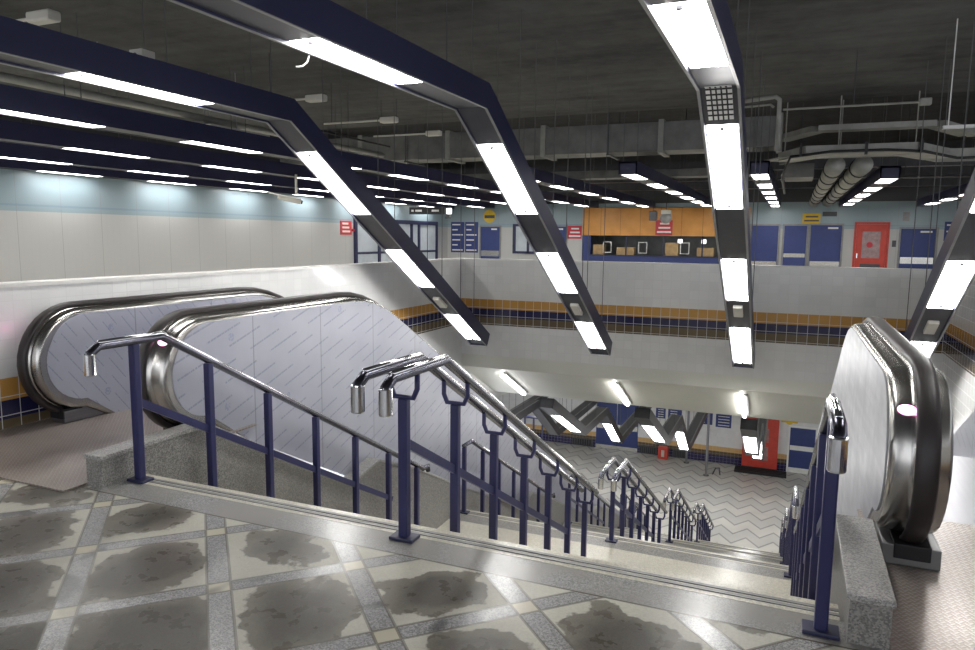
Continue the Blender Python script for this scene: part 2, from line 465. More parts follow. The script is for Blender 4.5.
# sloping soffit under the far parapet, then the lower hall's ceiling
struct('ceiling_soffit', MB().prism_x([(YW,-.66),(YW,-.90),(14.1,-1.75),(14.1,-1.5),(YW+.2,-.66)], XL, XR), M['plaster'], 'smooth plaster soffit sloping down below the far parapet', 'ceiling')
struct('ceiling_lower', MB().box(XW-2, XL-.2, 9.0, YL+.4, -2.05, -1.90).box(XR+.2, XE, 9.0, YL+.4, -2.05, -1.90).box(XL-.2, XR+.2, 14.1, YL+.4, -1.72, -1.6), M['plaster'], 'flat plaster ceiling of the lower hall', 'ceiling')
struct('ceiling', MB().box(XW-.2, XE, -4.2, 13.3, ZC, ZC+.3), M['ceiling'], 'dark mottled concrete ceiling above the stairs', 'ceiling')
struct('ceiling_far', MB().box(XW-.2, XE, 13.3, YF+2.6, 4.9, 5.1).box(XW-.2, XE, 13.3, 13.5, ZC+.02, 4.9), M['void'], 'raised upper slab above the far concourse ducts, shade put into its dark colour', 'ceiling')  # step up and dark colour shaped to give the black shade strip
struct('wall_concourse', MB().box(XW-.2, XW, 2.0, YF+.2, -.25, 4.9), M['panelwall'], 'far left concourse wall of white panels under a pale teal stripe', 'wall')
struct('wall_far', MB().box(XW, -7.76, YF, YF+.2, 0, 4.9).box(-1.46, XE, YF, YF+.2, 0, 4.9).box(-7.76, -1.46, YF, YF+.2, 2.78, 4.9).box(-7.76, -1.46, YF, YF+.2, 0, .62), M['panelwall'], 'far concourse wall with doors and signs under a pale teal stripe', 'wall')
struct('wall_side', MB().box(XE, XE+.2, 13.3, YF+.2, -.25, 4.9), M['panelwall'], 'right hand concourse wall', 'wall')
struct('wall_lower', MB().box(XW-2, XE, YL, YL+.2, ZL, -2.05), M['low_tile'], 'white lower hall wall with ochre and navy bands at its foot', 'wall')
struct('wall_lower_left', MB().box(XW-2.2, XW-2, 9.0, YL+.2, ZL, -2.05), M['low_tile'], 'left wall of the lower hall', 'wall')
struct('wall_lower_right', MB().box(XE, XE+.2, 9.0, YL+.2, ZL, -2.05), M['low_tile'], 'right wall of the lower hall', 'wall')

# ------------------------------------------------------------------ staircase
SX0, SX1 = -3.90, .28
st = thing('staircase', 'wide cream terrazzo stair of four flights dropping to the lower hall', 'stairs', (-1.81, E[0], 0))
for k, e in enumerate(E):
    z0 = -2.05*k
    fl = MB()
    ys = e
    for j in range(12):
        zt = z0 - RISE*(j+1)
        y0 = e + TREAD*j; y1 = y0 + TREAD if j < 11 else (E[k+1]-.16 if k < 3 else y0+.02)
        if k == 3 and j == 11: continue
        if j == 11: continue
        fl.box(SX0, SX1, y0, y1+.02, zt-.3, zt)
    f = fl.build('flight', M['cream'], st)
    ln = MB()
    for j in range(11):
        zt = z0 - RISE*(j+1); y1 = e + TREAD*(j+1)
        for q in (.035, .075): ln.box(SX0, SX1, y1-q-.018, y1-q, zt, zt+.003)
    ln.build('anti_slip_strip', M['grey'], f)
    if k < 3:
        y0 = e + TREAD*11
        l = MB().box(SX0, SX1, y0, E[k+1]-.36, z0-2.05-.3, z0-2.05).build('landing', M['cream'], st)
    g = MB().box(SX0, SX1, e-.36 if k else 3.2, e-.13, z0-.3, z0).build('landing_border', M['granite'] if k else M['cream'], st)
    nz = MB().box(SX0, SX1, e-.13, e+.015, z0-.3, z0+.001)
    n = nz.build('nosing', M['cream'], st)
    ss = MB()
    for q in (.035, .075): ss.box(SX0, SX1, e-q-.022, e-q, z0+.001, z0+.005)
    ss.build('anti_slip_strip', M['grey'], n)

# granite kerb walls beside the stair
def kerb(x0, x1, label):
    o = thing('kerb_wall', label, 'kerb', ((x0+x1)/2, 3.1, 0), 'granite kerb walls flanking the stair')
    top = [(3.03,.18),(3.92,.18)]
    for k in range(4):
        for y, z in ((5.80,-.85),(6.30,-.76),(7.16,-1.12),(8.10,-1.60)):
            top.append((y+5.02*k, z-2.05*k-.025))
    prof = top + [(y, max(ZL+.01, z-2.0)) for y, z in top[::-1][:-1]] + [(3.03, -.2)]
    MB().prism_x(prof, x0, x1).build('body', M['granite'], o)
    cap = MB(); cap.beam_yz([(3.02,.18)]+top[1:], x0-.012, x1+.012, 0, .028)
    cap.build('cap', M['granite_top'], o, .006)
kerb(-4.045, -3.912, 'speckled grey granite kerb wall between the left railing and the left escalator')
kerb(.295, .445, 'speckled grey granite kerb wall between the right railing and the right escalator')

# ------------------------------------------------------------------ railings
ZH = .92; SLOPE = RISE/TREAD
def post_spots(k, dy=0.0):
    out = []
    e = E[k]; z0 = -2.05*k
    for i in range(7):
        y = e-.17+dy+.62*i
        j = 0 if i == 0 else int(math.floor((.62*i-.17+dy)/TREAD))+1
        out.append((y, z0-RISE*j))
    return out
def rail_path(k, x, bend, hook, end, dy=0.0, hk=.48):
    e = E[k]+dy; z0 = -2.05*k
    P = []
    if hook:
        P += [(x, e-hk, z0+ZH-.10), (x, e-hk+.005, z0+ZH-.035), (x, e-hk+.06, z0+ZH)]
    else:
        P += [(x, e-.19, z0+ZH)]
    P += [(x, e+bend, z0+ZH)]
    P += [(x, end, z0+ZH-SLOPE*(end-e-bend))]
    return P
def rail_shape(mb, P, r, wide=1.0):
    mb.tube(P, r, 10)
def railing(k, x, label, hook=True, double=False, dy=0.0, bend=.05, hk=.48):
    g = 'stair railings with navy posts'
    o = thing('stair_railing', label, 'railing', (x, E[k]-.17, -2.05*k), g)
    z0 = -2.05*k; e = E[k]+dy
    for i, (y, zb) in enumerate(post_spots(k, dy)):
        zr = z0+ZH if y < e+bend else z0+ZH-SLOPE*(y-e-bend)
        top = zr-.155 if double else zr-.02
        p = MB().box(x-.026, x+.026, y-.026, y+.026, zb+.002, top).build('post', M['navy_post'], o, .008)
        if i == 0:
            MB().box(x-.07, x+.07, y-.048, y+.048, zb+.001, zb+.02).build('base_plate', M['navy'], p, .004)
        if double:
            b = MB(); w = .078
            b.tube([(x-w, y, zr-.02), (x-w, y, zr-.10), (x-w+.022, y, zr-.15), (x+w-.022, y, zr-.15), (x+w, y, zr-.10), (x+w, y, zr-.02)], .015, 8)
            b.build('bracket', M['navy_post'], p, smooth=True)
    end = e+3.70
    xs = (x-.078, x+.078) if double else (x,)
    for xx in xs:
        P = rail_path(k, xx, bend, hook, end, dy, hk)
        r = MB().tube(P, .030, 12, squash=.85)
        if not double:
            r.tube([(xx, end-.004, P[-1][2]), (xx, end+.12, P[-1][2]-.01), (xx, end+.13, P[-1][2]-.07)], .028, 10)
        rr = r.build('handrail', M['rail_steel'], o, smooth=True)
        gp = [(px-.0, py, pz+.022) for px, py, pz in P[1 if not hook else 2:]]
        MB().tube(gp, .016, 8).build('bright_top_bead', M['chrome'], rr, smooth=True)
        if hook:
            c = MB().tube([(xx, e-hk-.002, z0+ZH-.17), (xx, e-hk-.002, z0+ZH-.035)], .034, 14)
            c.build('end_cap', M['chrome'], rr, .006)
    ym = e-.17; zm = z0+.53
    ye = e+3.0
    MB().bar((x, ym, zm), (x, ye, zm-SLOPE*(ye-ym)), .022, .05).build('mid_rail', M['navy_post'], o)
    return o
nm = ['nearest', 'second', 'third', 'lowest']
for k in range(4):
    railing(k, -1.806, 'twin-railed navy railing in the middle of the stair, %s' % ('starting at the top landing', 'starting at the first landing down', 'starting at the second landing down', 'starting at the last landing, almost hidden')[k], True, True, bend=.15)
for k in range(4):
    railing(k, -3.81, 'navy railing along the left granite kerb, %s' % ('top flight, with a chrome hooked end', 'second flight, seen beyond the first landing', 'third flight, glimpsed behind the middle railing', 'lowest flight, glimpsed behind the middle railing')[k], k == 0, dy=.07)
for k in range(4):
    railing(k, .20, 'navy right railing, %s' % ('top flight, nearest the viewer with a chrome hooked end', 'second flight, lower down behind the first', 'third flight, lower down again', 'lowest flight, its foot near the blue door')[k], True, dy=-.09, hk=.39)

# ------------------------------------------------------------------ escalators
def bal_outline(r, cyc=4.14, zc=.54):
    """loop in (y,z): front arc from underneath up over the top, down the slope; returns top path and bottom path"""
    top = []
    for i in range(0, 19):
        a = -PI*.5 + -PI*i/18          # from straight down, around the front, to straight up
        top.append((cyc + r*cos(a), zc + r*sin(a)))
    zt = zc + r
    ys = [6.12, 6.345, 6.57, 6.795, 7.02]
    pts = list(top)
    pts.append((5.2, zt))
    for i, y in enumerate(ys):
        q = i/4.0
        pts.append((y, zt - .55*.9*q*q*.5))
    zb = zt - .55*.9*.5
    yb = 7.02
    def sl(y): return zb - .55*(y-yb)
    ye = yb + (zb + 7.2 - (1.0-zt))/.55
    for y in (9.5, 13.0, 16.0, 19.0): pts.append((y, sl(y)))
    pts.append((ye, sl(ye)))
    pts.append((ye+1.6, sl(ye)))
    return pts
def bal_bottom(y):
    if y < 4.1: return .14
    return max(ZL+.02, .14-.54*(y-4.1))
def balustrade(parent, xc, outer, film_out, film_in, wall=False, slim=False):
    """xc handrail line; outer = -1/+1 the side facing away from the steps"""
    tops = bal_outline(.43)
    yend = tops[-1][0]
    bot_y = [yend, 19.5, 16, 13, 9.5, 6.95, 5.2, 4.6]
    loop0 = tops + [(y, bal_bottom(y)) for y in bot_y]
    nt = len(tops)
    def inset(d, df=None):
        """outline drawn in by d along the top and by df around the newel front"""
        t = bal_outline(.43-d)
        if df is not None:
            f = bal_outline(.43-df)
            for i in range(19):
                k = min(1.0, max(0.0, (i-12)/6.0))
                t[i] = (f[i][0]*(1-k)+t[i][0]*k, f[i][1]*(1-k)+t[i][1]*k)
        res = [(y, max(z, .10)) if i < 19 else (y, z) for i, (y, z) in enumerate(t)]
        return res + loop0[nt:]
    def shell(side, hw):
        rings = [(-.026,.0),(-.026,.03),(-.022,.036),(.0,.042),(.004,.45*hw),(.012,.8*hw),(.024,.95*hw),(.04,hw)]
        mb = MB(); prev = None
        for d, w in rings:
            lp = inset(d)
            cur = [mb.bm.verts.new((xc + side*w, y, z)) for y, z in lp]
            if prev:
                n = len(cur)
                for i in range(n):
                    mb.bm.faces.new((prev[i], prev[(i+1)%n], cur[(i+1)%n], cur[i]))
            prev = cur
        mb.bm.faces.new(prev)
        return mb
    hw_o, hw_i = (.12, .12) if wall else ((.15, .11) if slim else (.19, .12))
    b = thing_part('balustrade', parent)
    sh = shell(outer, hw_o)
    other = shell(-outer, hw_i)
    tmp = bpy.data.meshes.new('tmp'); other.bm.to_mesh(tmp); other.bm.free()
    sh.bm.from_mesh(tmp); bpy.data.meshes.remove(tmp)
    bmesh.ops.remove_doubles(sh.bm, verts=sh.bm.verts[:], dist=.0005)
    body = sh.build('balustrade', M['steel'], parent)
    for p in body.data.polygons: p.use_smooth = len(p.vertices) == 4
    for side, hw, fm, nm_ in ((outer, hw_o, film_out, 'film_covered_panel'), (-outer, hw_i, film_in, 'film_covered_panel')):
        lp = inset(.045, .09)
        mb = MB()
        lp = [(y, z) for y, z in lp]
        mb.prism_x(lp, xc + side*(hw+.0005), xc + side*(hw+.006))
        mb.build(nm_, fm, body)
    path = bal_outline(.458)
    hp = [(xc, y, z) for y, z in path]
    # moving handrail: a wide flattened band following the outline
    mb = MB(); prev = None
    n = len(hp)
    for i in range(n):
        if i == 0: d = Vector(hp[1])-Vector(hp[0])
        elif i == n-1: d = Vector(hp[-1])-Vector(hp[-2])
        else: d = (Vector(hp[i+1])-Vector(hp[i])).normalized()+(Vector(hp[i])-Vector(hp[i-1])).normalized()
        d.normalize(); nn = Vector((0, -d.z, d.y))
        if nn.dot(Vector(hp[i])-Vector((xc,4.14,.54))) < 0 and i < 19: nn = -nn
        sec = [(-.046,-.012),(-.05,.006),(-.04,.018),(-.02,.023),(.02,.023),(.04,.018),(.05,.006),(.046,-.012)]
        cur = [mb.bm.verts.new(Vector(hp[i]) + Vector((sx,0,0)) + nn*sz) for sx, sz in sec]
        if prev:
            for j in range(8): mb.bm.faces.new((prev[j], prev[(j+1)%8], cur[(j+1)%8], cur[j]))
        else: mb.bm.faces.new(cur)
        prev = cur
    mb.bm.faces.new(prev)
    hr = mb.build('moving_handrail', M['rubber'], body, smooth=True)
    # plinth under the newel and the dark slot the handrail returns into
    x0, x1 = sorted((xc+outer*hw_o*.95, xc-outer*hw_i*.95))
    MB().box(x0+(.01 if slim else .04), x1+(.02 if slim else -.03), 3.87 if slim else 3.95, 4.35, .013, .115).build('newel_plinth', M['grey' if slim else 'steel_dark'], body, .006)
    MB().box(xc-.08, xc+.08, 3.86 if slim else 3.94, 4.12, .05, .125).build('handrail_inlet', M['black'], body, .004)
    # pink signal lamp set in the newel skin on the outer side
    a = math.radians(141)
    c = Vector((xc+outer*.55*hw_o, 4.14+.424*cos(a), .54+.424*sin(a)))
    nrm = Vector((outer*.15, cos(a), sin(a))).normalized()
    lm = MB()
    u = nrm.cross(Vector((0,0,1))).normalized(); v = u.cross(nrm)
    def ring(rad, off): return [lm.bm.verts.new(c + nrm*off + u*cos(2*PI*i/20)*rad*1.25 + v*sin(2*PI*i/20)*rad*.8) for i in range(20)]
    r0 = ring(.032, -.012); r1 = ring(.031, .006); r2 = ring(.019, .011)
    for A, B in ((r0, r1), (r1, r2)):
        for i in range(20): lm.bm.faces.new((A[i], A[(i+1)%20], B[(i+1)%20], B[i]))
    lm.bm.faces.new(r2); lm.bm.faces.new(r0[::-1])
    l = lm.build('signal_lamp', M['pink'], body, smooth=True); l['label'] = 'glowing pink signal lamp'
    return body
def thing_part(n, p): return None

def escalator(xa, xb, label, left):
    o = thing('escalator', label, 'escalator', ((xa+xb)/2, 3.7, 0), 'escalators either side of the stair')
    if left:
        balustrade(o, xa, -1, M['film_down'], M['film_down'], wall=True)
        balustrade(o, xb, 1, M['film_up'], M['film_up'])
        MB().box(XL+.01, -4.06, 2.88, 4.62, .002, .012).build('landing_plate', M['plate'], o)
    else:
        balustrade(o, xa, -1, M['film_scuffed'], M['film_scuffed'], slim=True)
        balustrade(o, xb, 1, M['film_up'], M['film_up'], wall=True)
        MB().box(.45, XR-.01, 1.6, 4.62, .002, .012).build('landing_plate', M['plate'], o)
    # steps between the balustrades
    s = MB(); x0, x1 = xa+.135, xb-.135
    s.box(x0, x1, 4.63, 6.2, -.3, -.01)
    y = 6.2; z = -.01
    while z-.21 > ZL:
        z -= .21; s.box(x0, x1, y, y+.4, max(z-.3, ZL-.1), z); y += .4
    s.build('steps', M['steel_dark'], o)
    return o
escalator(-5.58, -4.30, 'left escalator with film covered balustrades, running down beside the tiled wall', True)
escalator(.63, 1.93, 'right escalator, its steel newel with a pink lamp facing the viewer', False)

# ------------------------------------------------------------------ light trusses
TW = .33; ZT = 2.77
def along(path, L0, L1):
    """part of a (y,z) path between two y values"""
    out = []
    def zat(y):
        y = min(max(y, path[0][0]), path[-1][0])
        for (a, b), (c, d) in zip(path, path[1:]):
            if a-1e-6 <= y <= c+1e-6: return b + (d-b)*(y-a)/(c-a)
    out.append((L0, zat(L0)))
    for y, z in path:
        if L0+1e-4 < y < L1-1e-4: out.append((y, z))
    out.append((L1, zat(L1)))
    return out
def truss(name_label, x, path, lamps, group, tubes=True, rods=(), ceil=ZC, top=False, extras=None, w=TW, under=True, mat='navy'):
    y0, z0 = path[0]
    o = thing('light_truss', name_label, 'light', (x, y0, z0), group)
    h = MB()
    # side cheeks and top: a channel open below
    h.beam_yz(path, x-w/2, x-w/2+.025, 0, .23)
    h.beam_yz(path, x+w/2-.025, x+w/2, 0, .23)
    h.beam_yz(path, x-w/2+.02, x+w/2-.02, .19, .225)
    h.beam_yz(along(path, path[0][0]-0, path[0][0]+.02), x-w/2, x+w/2, 0, .23)
    h.beam_yz(along(path, path[-1][0]-.02, path[-1][0]), x-w/2, x+w/2, 0, .23)
    h.build('housing', M[mat], o)
    if top:
        te = MB()
        for q in (-1, 1): te.beam_yz(path, x+q*(w/2-.02)-.02, x+q*(w/2-.02)+.02, .226, .234)
        te.build('top_edge', M['grey'], o)
    zl = .016 if tubes else .002
    if under:
        ya = path[0][0]
        for g0, g1 in [(ya, lamps[0][0])] + [(p[1], q[0]) for p, q in zip(lamps, lamps[1:])] + [(lamps[-1][1], path[-1][0])]:
            if g1-g0 > .03: MB().beam_yz(along(path, g0+.004, g1-.004), x-w/2+.027, x+w/2-.027, zl, zl+.02).build('underside_plate', M['under'], o)
        ed = MB()
        for s in (-1, 1):
            xa = x + s*(w/2-.012)
            ed.beam_yz(path, xa-.012, xa+.012, -.006, .0)
        ed.build('edge_strip', M['grey' if tubes else 'under'], o)
    for a, b in lamps:
        p = along(path, a, b)
        lm = MB().beam_yz(p, x-w/2+.04, x+w/2-.04, zl, zl+.03).build('lamp', M['lamp'], o)
        if tubes:
            sl = (p[-1][1]-p[0][1])/(b-a)
            for q in (-.065, .065):
                MB().tube([(x+q, a+.06, p[0][1]+.012+.06*sl), (x+q, b-.06, p[-1][1]+.012-.06*sl)], .013, 8).build('tube', M['tube'], lm, smooth=True)
            for yy in (a+.05, b-.05):
                zz = p[0][1] + sl*(yy-a)
                MB().box(x-.016, x+.016, yy-.014, yy+.014, zz-.004, zz+.03).build('tube_holder', M['dgrey'], lm)
    rm = None
    for y in rods:
        pz = along(path, y, y+.01)[0][1] + .24
        r = MB()
        for s in (-1, 1): r.tube([(x+s*(w/2-.04), y, pz-.02), (x+s*(w/2-.04), y, ceil)], .0055, 6)
        r.build('hanger_rods', M['rod'], o)
    if extras: extras(o, x, path)
    return o
P1 = [(-3.6, ZT), (6.15, ZT), (11.4, ZT-3.08)]
lm1 = [(3.72,5.05),(6.62,7.72),(8.5,9.46),(10.32,11.2)]
rods1 = (.4,1.8,3.2,4.6,5.9,7.1,8.3,9.7,10.9)
def small_box(o, x, path):
    p = along(path, 9.75, 10.02)
    MB().beam_yz(p, x-.06, x+.06, -.03, .045).build('emergency_lamp', M['ivory'], o, .01)
def grid(o, x, path):
    small_box(o, x, path)
    g = MB()
    p = along(path, 5.95, 6.35)
    g.beam_yz(p, x-.10, x+.10, .008, .014)
    g.build('louvre_plate', M['white'], o)
    b = MB()
    for i in range(1, 5):
        xx = x-.10+.04*i; b.beam_yz(p, xx-.006, xx+.006, .002, .008)
    for i in range(1, 7):
        yy = 5.95+.4*i/7; q = along(path, yy-.006, yy+.006); b.beam_yz(q, x-.10, x+.10, .002, .008)
    b.build('louvre_bars', M['black'], o)
GT = 'light trusses bending down over the stair'
truss('leftmost of the four light trusses that bend down over the stair', -5.0, P1, [(3.86,5.2)]+lm1[1:], GT, rods=rods1, extras=small_box)
truss('bent light truss above the middle railing, its end before the banded parapet', -2.8, P1, lm1, GT, rods=rods1, extras=small_box)
truss('light truss bending down over the right half of the stair, seen nearly end on', -.6, [(-3.6,ZT),(6.0,ZT),(11.9,ZT-3.2)], [(3.84,5.3),(6.42,7.62),(8.6,9.62),(10.45,11.75)], GT, rods=rods1, extras=grid)
truss('light truss bending down over the right escalator, at the right edge of the photo', 1.6, P1, lm1, GT, rods=rods1, extras=grid)
# straight trusses over the left concourse
def per(y0, y1, st, ln, ph):
    out = []; y = ph
    while y+ln < y1:
        if y > y0: out.append((y, y+ln))
        y += st
    return out
GL = 'straight trusses over the left concourse'
lab = {-7.2: 'straight navy truss over the left concourse, nearest the bent trusses', -9.4: 'straight navy truss over the left concourse, second from the bent trusses', -11.6: 'straight navy truss over the left concourse, third from the bent trusses', -13.45: 'straight navy truss close along the far left concourse wall'}
for x, ph in ((-7.2,-3.25),(-9.4,-3.25),(-11.6,-2.9),(-13.45,-3.4)):
    truss(lab[x], x, [(-3.6,ZT),(27.6,ZT)], per(-3.5,27.5,2.58,1.32,ph), GL, tubes=False, rods=(5.5,8,10.5,13) if x > -12 else (8,))
GF = 'trusses over the far concourse'
lf = {-5.0: 'far concourse light truss seen above the ticket office\'s left end', -2.8: 'far concourse light truss running to the middle of the ticket office', -.6: 'far concourse light truss seen end on beside the nearer bright truss', 1.6: 'far concourse light truss running back to above the red door', 3.9: 'far concourse light truss at the far right by the pale blue wall'}
YS = {-5.0: 13.0, -2.8: 13.0, -.6: 13.6, 1.6: 15.2, 3.9: 15.2}
for x in (-5.0,-2.8,-.6,1.6,3.9):
    truss(lf[x], x, [(YS[x],ZT-.02),(27.6,ZT-.02)], per(12.7,27.5,2.45,1.15,YS[x]+.15), GF, tubes=False, rods=(YS[x]+.2,18.5,21.5,25.5), ceil=4.9)
# stepped trusses of the lower hall
GW = 'stepped trusses of the lower hall'
PL = [(12.75,-1.12),(18.3,-3.72),(20.75,-3.72),(23.0,-5.2),(29.7,-5.2)]
ll = {-5.0: 'stepped lower hall truss below the left end of the soffit, before the big navy doors', -2.8: 'stepped lower hall truss forming a W before the blue notice boards', -.6: 'stepped lower hall truss hanging before the red cabinet', 1.6: 'stepped lower hall truss hidden behind the right railing'}
lam = [(16.1,17.9),(21.45,22.85)]
for x in (-5.0,-2.8,-.6,1.6):
    truss(ll[x], x, [(15.3,-2.30)]+PL[1:], lam+per(23.3,29.6,2.5,1.3,23.6), GW, tubes=False, rods=(17,19.5,24,28), ceil=-2.05, mat='dgrey', top=True)
l2 = {-7.2: 'lower hall truss in the dark gap under the left parapet, nearer the stair', -9.4: 'lower hall truss in the dark gap under the left parapet, middle one', -11.6: 'lower hall truss in the dark gap under the left parapet, farthest left'}
for x in (-7.2,-9.4,-11.6):
    truss(l2[x], x, [(15.3,-2.30)]+PL[1:], per(23.3,29.6,2.5,1.3,23.6), GW, tubes=False, rods=(17,19.5,24,28), ceil=-2.05, mat='dgrey', top=True)
# strip lamps on the sloping soffit
ls = {-5.0: 'strip lamp on the sloping soffit, left one', -2.8: 'strip lamp on the sloping soffit, middle one', -.6: 'strip lamp on the sloping soffit, above the red cabinet', 1.6: 'strip lamp on the sloping soffit, by the right well wall'}
for x in (-5.0,-2.8,-.6,1.6):
    o = thing('strip_lamp', ls[x], 'light', (x, 12.55, -.98), 'strip lamps on the soffit')
    def zs(y): return -.90-.5*(y-YW)
    pth = [(12.6, zs(12.6)), (13.9, zs(13.9))]
    MB().beam_yz(pth, x-.01, x+.06, -.03, -.002).build('lamp_case', M['grey'], o)
    MB().beam_yz(pth, x-.06, x+.0, -.075, -.03).build('lamp', M['lamp'], o)

# ------------------------------------------------------------------ overhead services
g = 'wall lamps on conduit arms'
for i, y in enumerate((4.05, 7.6, 9.36, 10.8)):
    o = thing('ceiling_detector', ('ivory box on a conduit arm under the ceiling, top left of the photo', 'small ivory box on a conduit arm behind the left bent truss', 'small ivory box on a conduit arm, third one back', 'small ivory box on a conduit arm, farthest back')[i], 'ceiling fitting', (-5.5, y, 3.3), 'ivory boxes on conduit arms')
    MB().tube([(-6.75,y,3.3),(-5.72,y,3.3)], .014, 8).build('arm', M['ivory'], o)
    MB().box(-5.72,-5.45,y-.06,y+.06,3.255,3.34).build('box', M['ivory'], o, .02)
    MB().tube([(-6.3,y,3.3),(-6.3,y,ZC)], .008, 6).tube([(-6.6,y,3.3),(-6.6,y,ZC)], .008, 6).build('hanger', M['dgrey'], o)
o = thing('ceiling_conduit', 'grey conduit arm with an end box under the ceiling, right of the bright truss', 'ceiling fitting', (-.2,10,3.24))
MB().tube([(-.2,10,3.24),(1.3,10,3.24)], .014, 8).build('arm', M['trayg'], o)
MB().box(1.3,1.42,9.95,10.05,3.2,3.28).build('box', M['trayg'], o, .01)
MB().tube([(.6,10,3.24),(.6,10,ZC)], .006, 6).build('hanger', M['dgrey'], o)
o = thing('conduit_drop', 'pair of grey conduits bending down beside the bright truss', 'pipe', (-.25,10.2,3.42))
MB().tube([(-.78,10.2,3.40),(-.30,10.2,3.44),(-.25,10.2,3.40),(-.25,10.2,2.75)], .03, 10).build('pipe', M['trayg'], o, smooth=True)
MB().tube([(-.78,10.28,3.34),(-.36,10.28,3.36),(-.32,10.28,3.32)], .016, 8).build('pipe', M['trayg'], o, smooth=True)
MB().tube([(-.74,10.2,3.4),(-.74,10.2,ZC)], .008, 6).tube([(-.5,10.2,3.43),(-.5,10.2,ZC)], .008, 6).build('hanger', M['dgrey'], o)

o = thing('air_duct', 'long grey sheet metal air duct crossing under the ceiling before the far concourse', 'duct', (-6, 14.3, 3.3))
for xa, xb in ((-11.4,-9.1),(-9.1,-6.9),(-6.9,-4.75),(-4.75,-2.4),(-2.4,-.32)):
    d = MB().box(xa+.03, xb-.03, 14.0, 14.75, 3.26, 3.80).build('duct_section', M['galv'], o, .01)
    MB().box(xb-.05, xb+.05, 13.96, 14.79, 3.22, 3.84).build('flange', M['trayg'], d)
for xx in (-10.5,-7.9,-5.6,-3.4,-1.2):
    MB().tube([(xx,13.93,3.2),(xx,13.93,4.9)], .012, 6).bar((xx,13.9,3.215),(xx,14.85,3.215),.05,.03).tube([(xx,14.83,3.2),(xx,14.83,4.9)], .012, 6).build('hanger', M['dgrey'], o)
o = thing('air_duct', 'second, lower grey duct running behind the long one above the ticket office', 'duct', (-5, 17, 3.0))
MB().box(-9.0, -.6, 17.0, 17.5, 3.02, 3.2).build('duct_section', M['galv'], o, .01)
for xx in (-8,-5.2,-2.4): MB().tube([(xx,17.25,3.1),(xx,17.25,4.9)], .012, 6).build('hanger', M['dgrey'], o)
gs = 'roof beams over the far concourse'
for i, (y, zb) in enumerate(((19.5,3.35),(22.0,3.3),(25.0,3.25))):
    b = MB().box(XW+.1, XE-.1, y, y+.3, zb, zb+.25).build('steel_beam', M['dgrey'])
    tag(b, ('dark steel beam across the far concourse, nearest one', 'dark steel beam across the far concourse, middle one', 'dark steel beam across the far concourse, nearest the doors')[i], 'beam', gs)

# cable tray platform on the right
o = thing('cable_tray', 'pale angular cable tray hanging over the far concourse on the right', 'cable tray', (.8, 13.2, 3.1))
def tray(pts, w, h, nm_='tray_channel', mt='trayg'):
    m = MB()
    for a, b in zip(pts, pts[1:]): m.bar(a, b, w, h)
    return m.build(nm_, M[mt], o)
tray([(-.28,13.5,3.02),(.12,13.0,3.06),(1.72,13.0,3.06),(2.25,13.7,3.02),(6.0,13.7,3.02)], .05, .14)
tray([(-.28,14.2,3.02),(.2,13.65,3.06),(1.62,13.65,3.06),(2.2,14.4,3.02),(6.0,14.4,3.02)], .05, .14)
fl = MB()
fl.box(.12,1.72,13.02,13.64,3.0,3.02); fl.bar((-.3,13.85,2.98),(.16,13.33,3.0),.62,.02); fl.bar((1.68,13.33,3.0),(2.22,14.05,2.98),.62,.02)
fl.build('tray_floor', M['trayg'], o)
tray([(-.3,14.3,3.42),(.3,13.5,3.46),(2.0,13.5,3.46),(2.6,14.3,3.40),(6.0,14.3,3.40)], .30, .09, 'upper_tray')
c = MB().tube([(-.2,16,2.55),(-.22,13.5,2.70),(-.1,12.97,2.96),(.5,12.92,3.02),(1.3,12.92,3.02),(1.8,12.95,2.98),(2.3,13.3,2.9),(3.4,13.4,2.92),(6,13.4,2.95)], .022, 8)
c.build('black_cable', M['black'], o, smooth=True)
for xx in (.05,1.0,1.76): MB().box(xx-.02,xx+.02,12.9,13.0,2.96,3.16).build('cable_clip', M['black'], o)
for xx, yy in ((.6,13.0),(.66,13.62),(1.68,13.0),(2.6,13.7),(4.0,13.7),(-.2,13.45)): MB().tube([(xx,yy,3.08),(xx,yy,4.9)], .010, 6).build('hanger', M['trayg'], o)
gp = 'ribbed pipes by the cable tray'
for i, xx in enumerate((.62, 1.05)):
    o = thing('ribbed_pipe', ('pale pipe with dark collars under the cable tray, left of the pair', 'pale pipe with dark collars under the cable tray, right of the pair')[i], 'pipe', (xx, 14.2, 2.92), gp)
    MB().tube([(xx,14.0,2.9),(xx,27.3,2.9)], .16, 16).build('pipe', M['trayg'], o, smooth=True)
    y = 14.6
    while y < 26:
        MB().tube([(xx,y,2.9),(xx,y+.09,2.9)], .178, 16).build('collar', M['black'], o); y += 1.7
o = thing('suspended_box', 'grey suspended cover plate under the cable tray on its left', 'ceiling fitting', (-.05,14.6,2.85))
MB().box(-.2,.3,14.5,15.6,2.75,3.0).build('cover', M['galv'], o, .01)
MB().tube([(.05,15,3.0),(.05,15,4.9)], .01, 6).build('hanger', M['dgrey'], o)
o = thing('conduit_line', 'thin dark conduit crossing the far concourse at the right', 'pipe', (3,17,2.75))
MB().tube([(1.9,19,3.06),(8.6,19,3.06)], .035, 8).build('pipe', M['dgrey'], o)
for xx in (2.3,3.4,5.0): MB().tube([(xx,19,3.06),(xx,19,4.9)], .01, 6).build('hanger', M['dgrey'], o)
b = MB().bar((1.40,9,2.80),(2.6,9,2.80),.08,.03)
for xx in (1.45,2.5): b.tube([(xx,9,2.8),(xx,9,ZC)], .006, 6)
tag(b.build('hanging_bar', M['white']), 'short pale bar hung from the ceiling at the right edge', 'ceiling fitting')
o = thing('ceiling_pipe', 'pale pipe under the ceiling seen between the left bent truss and the straight ones', 'pipe', (-7.9,4,3.25))
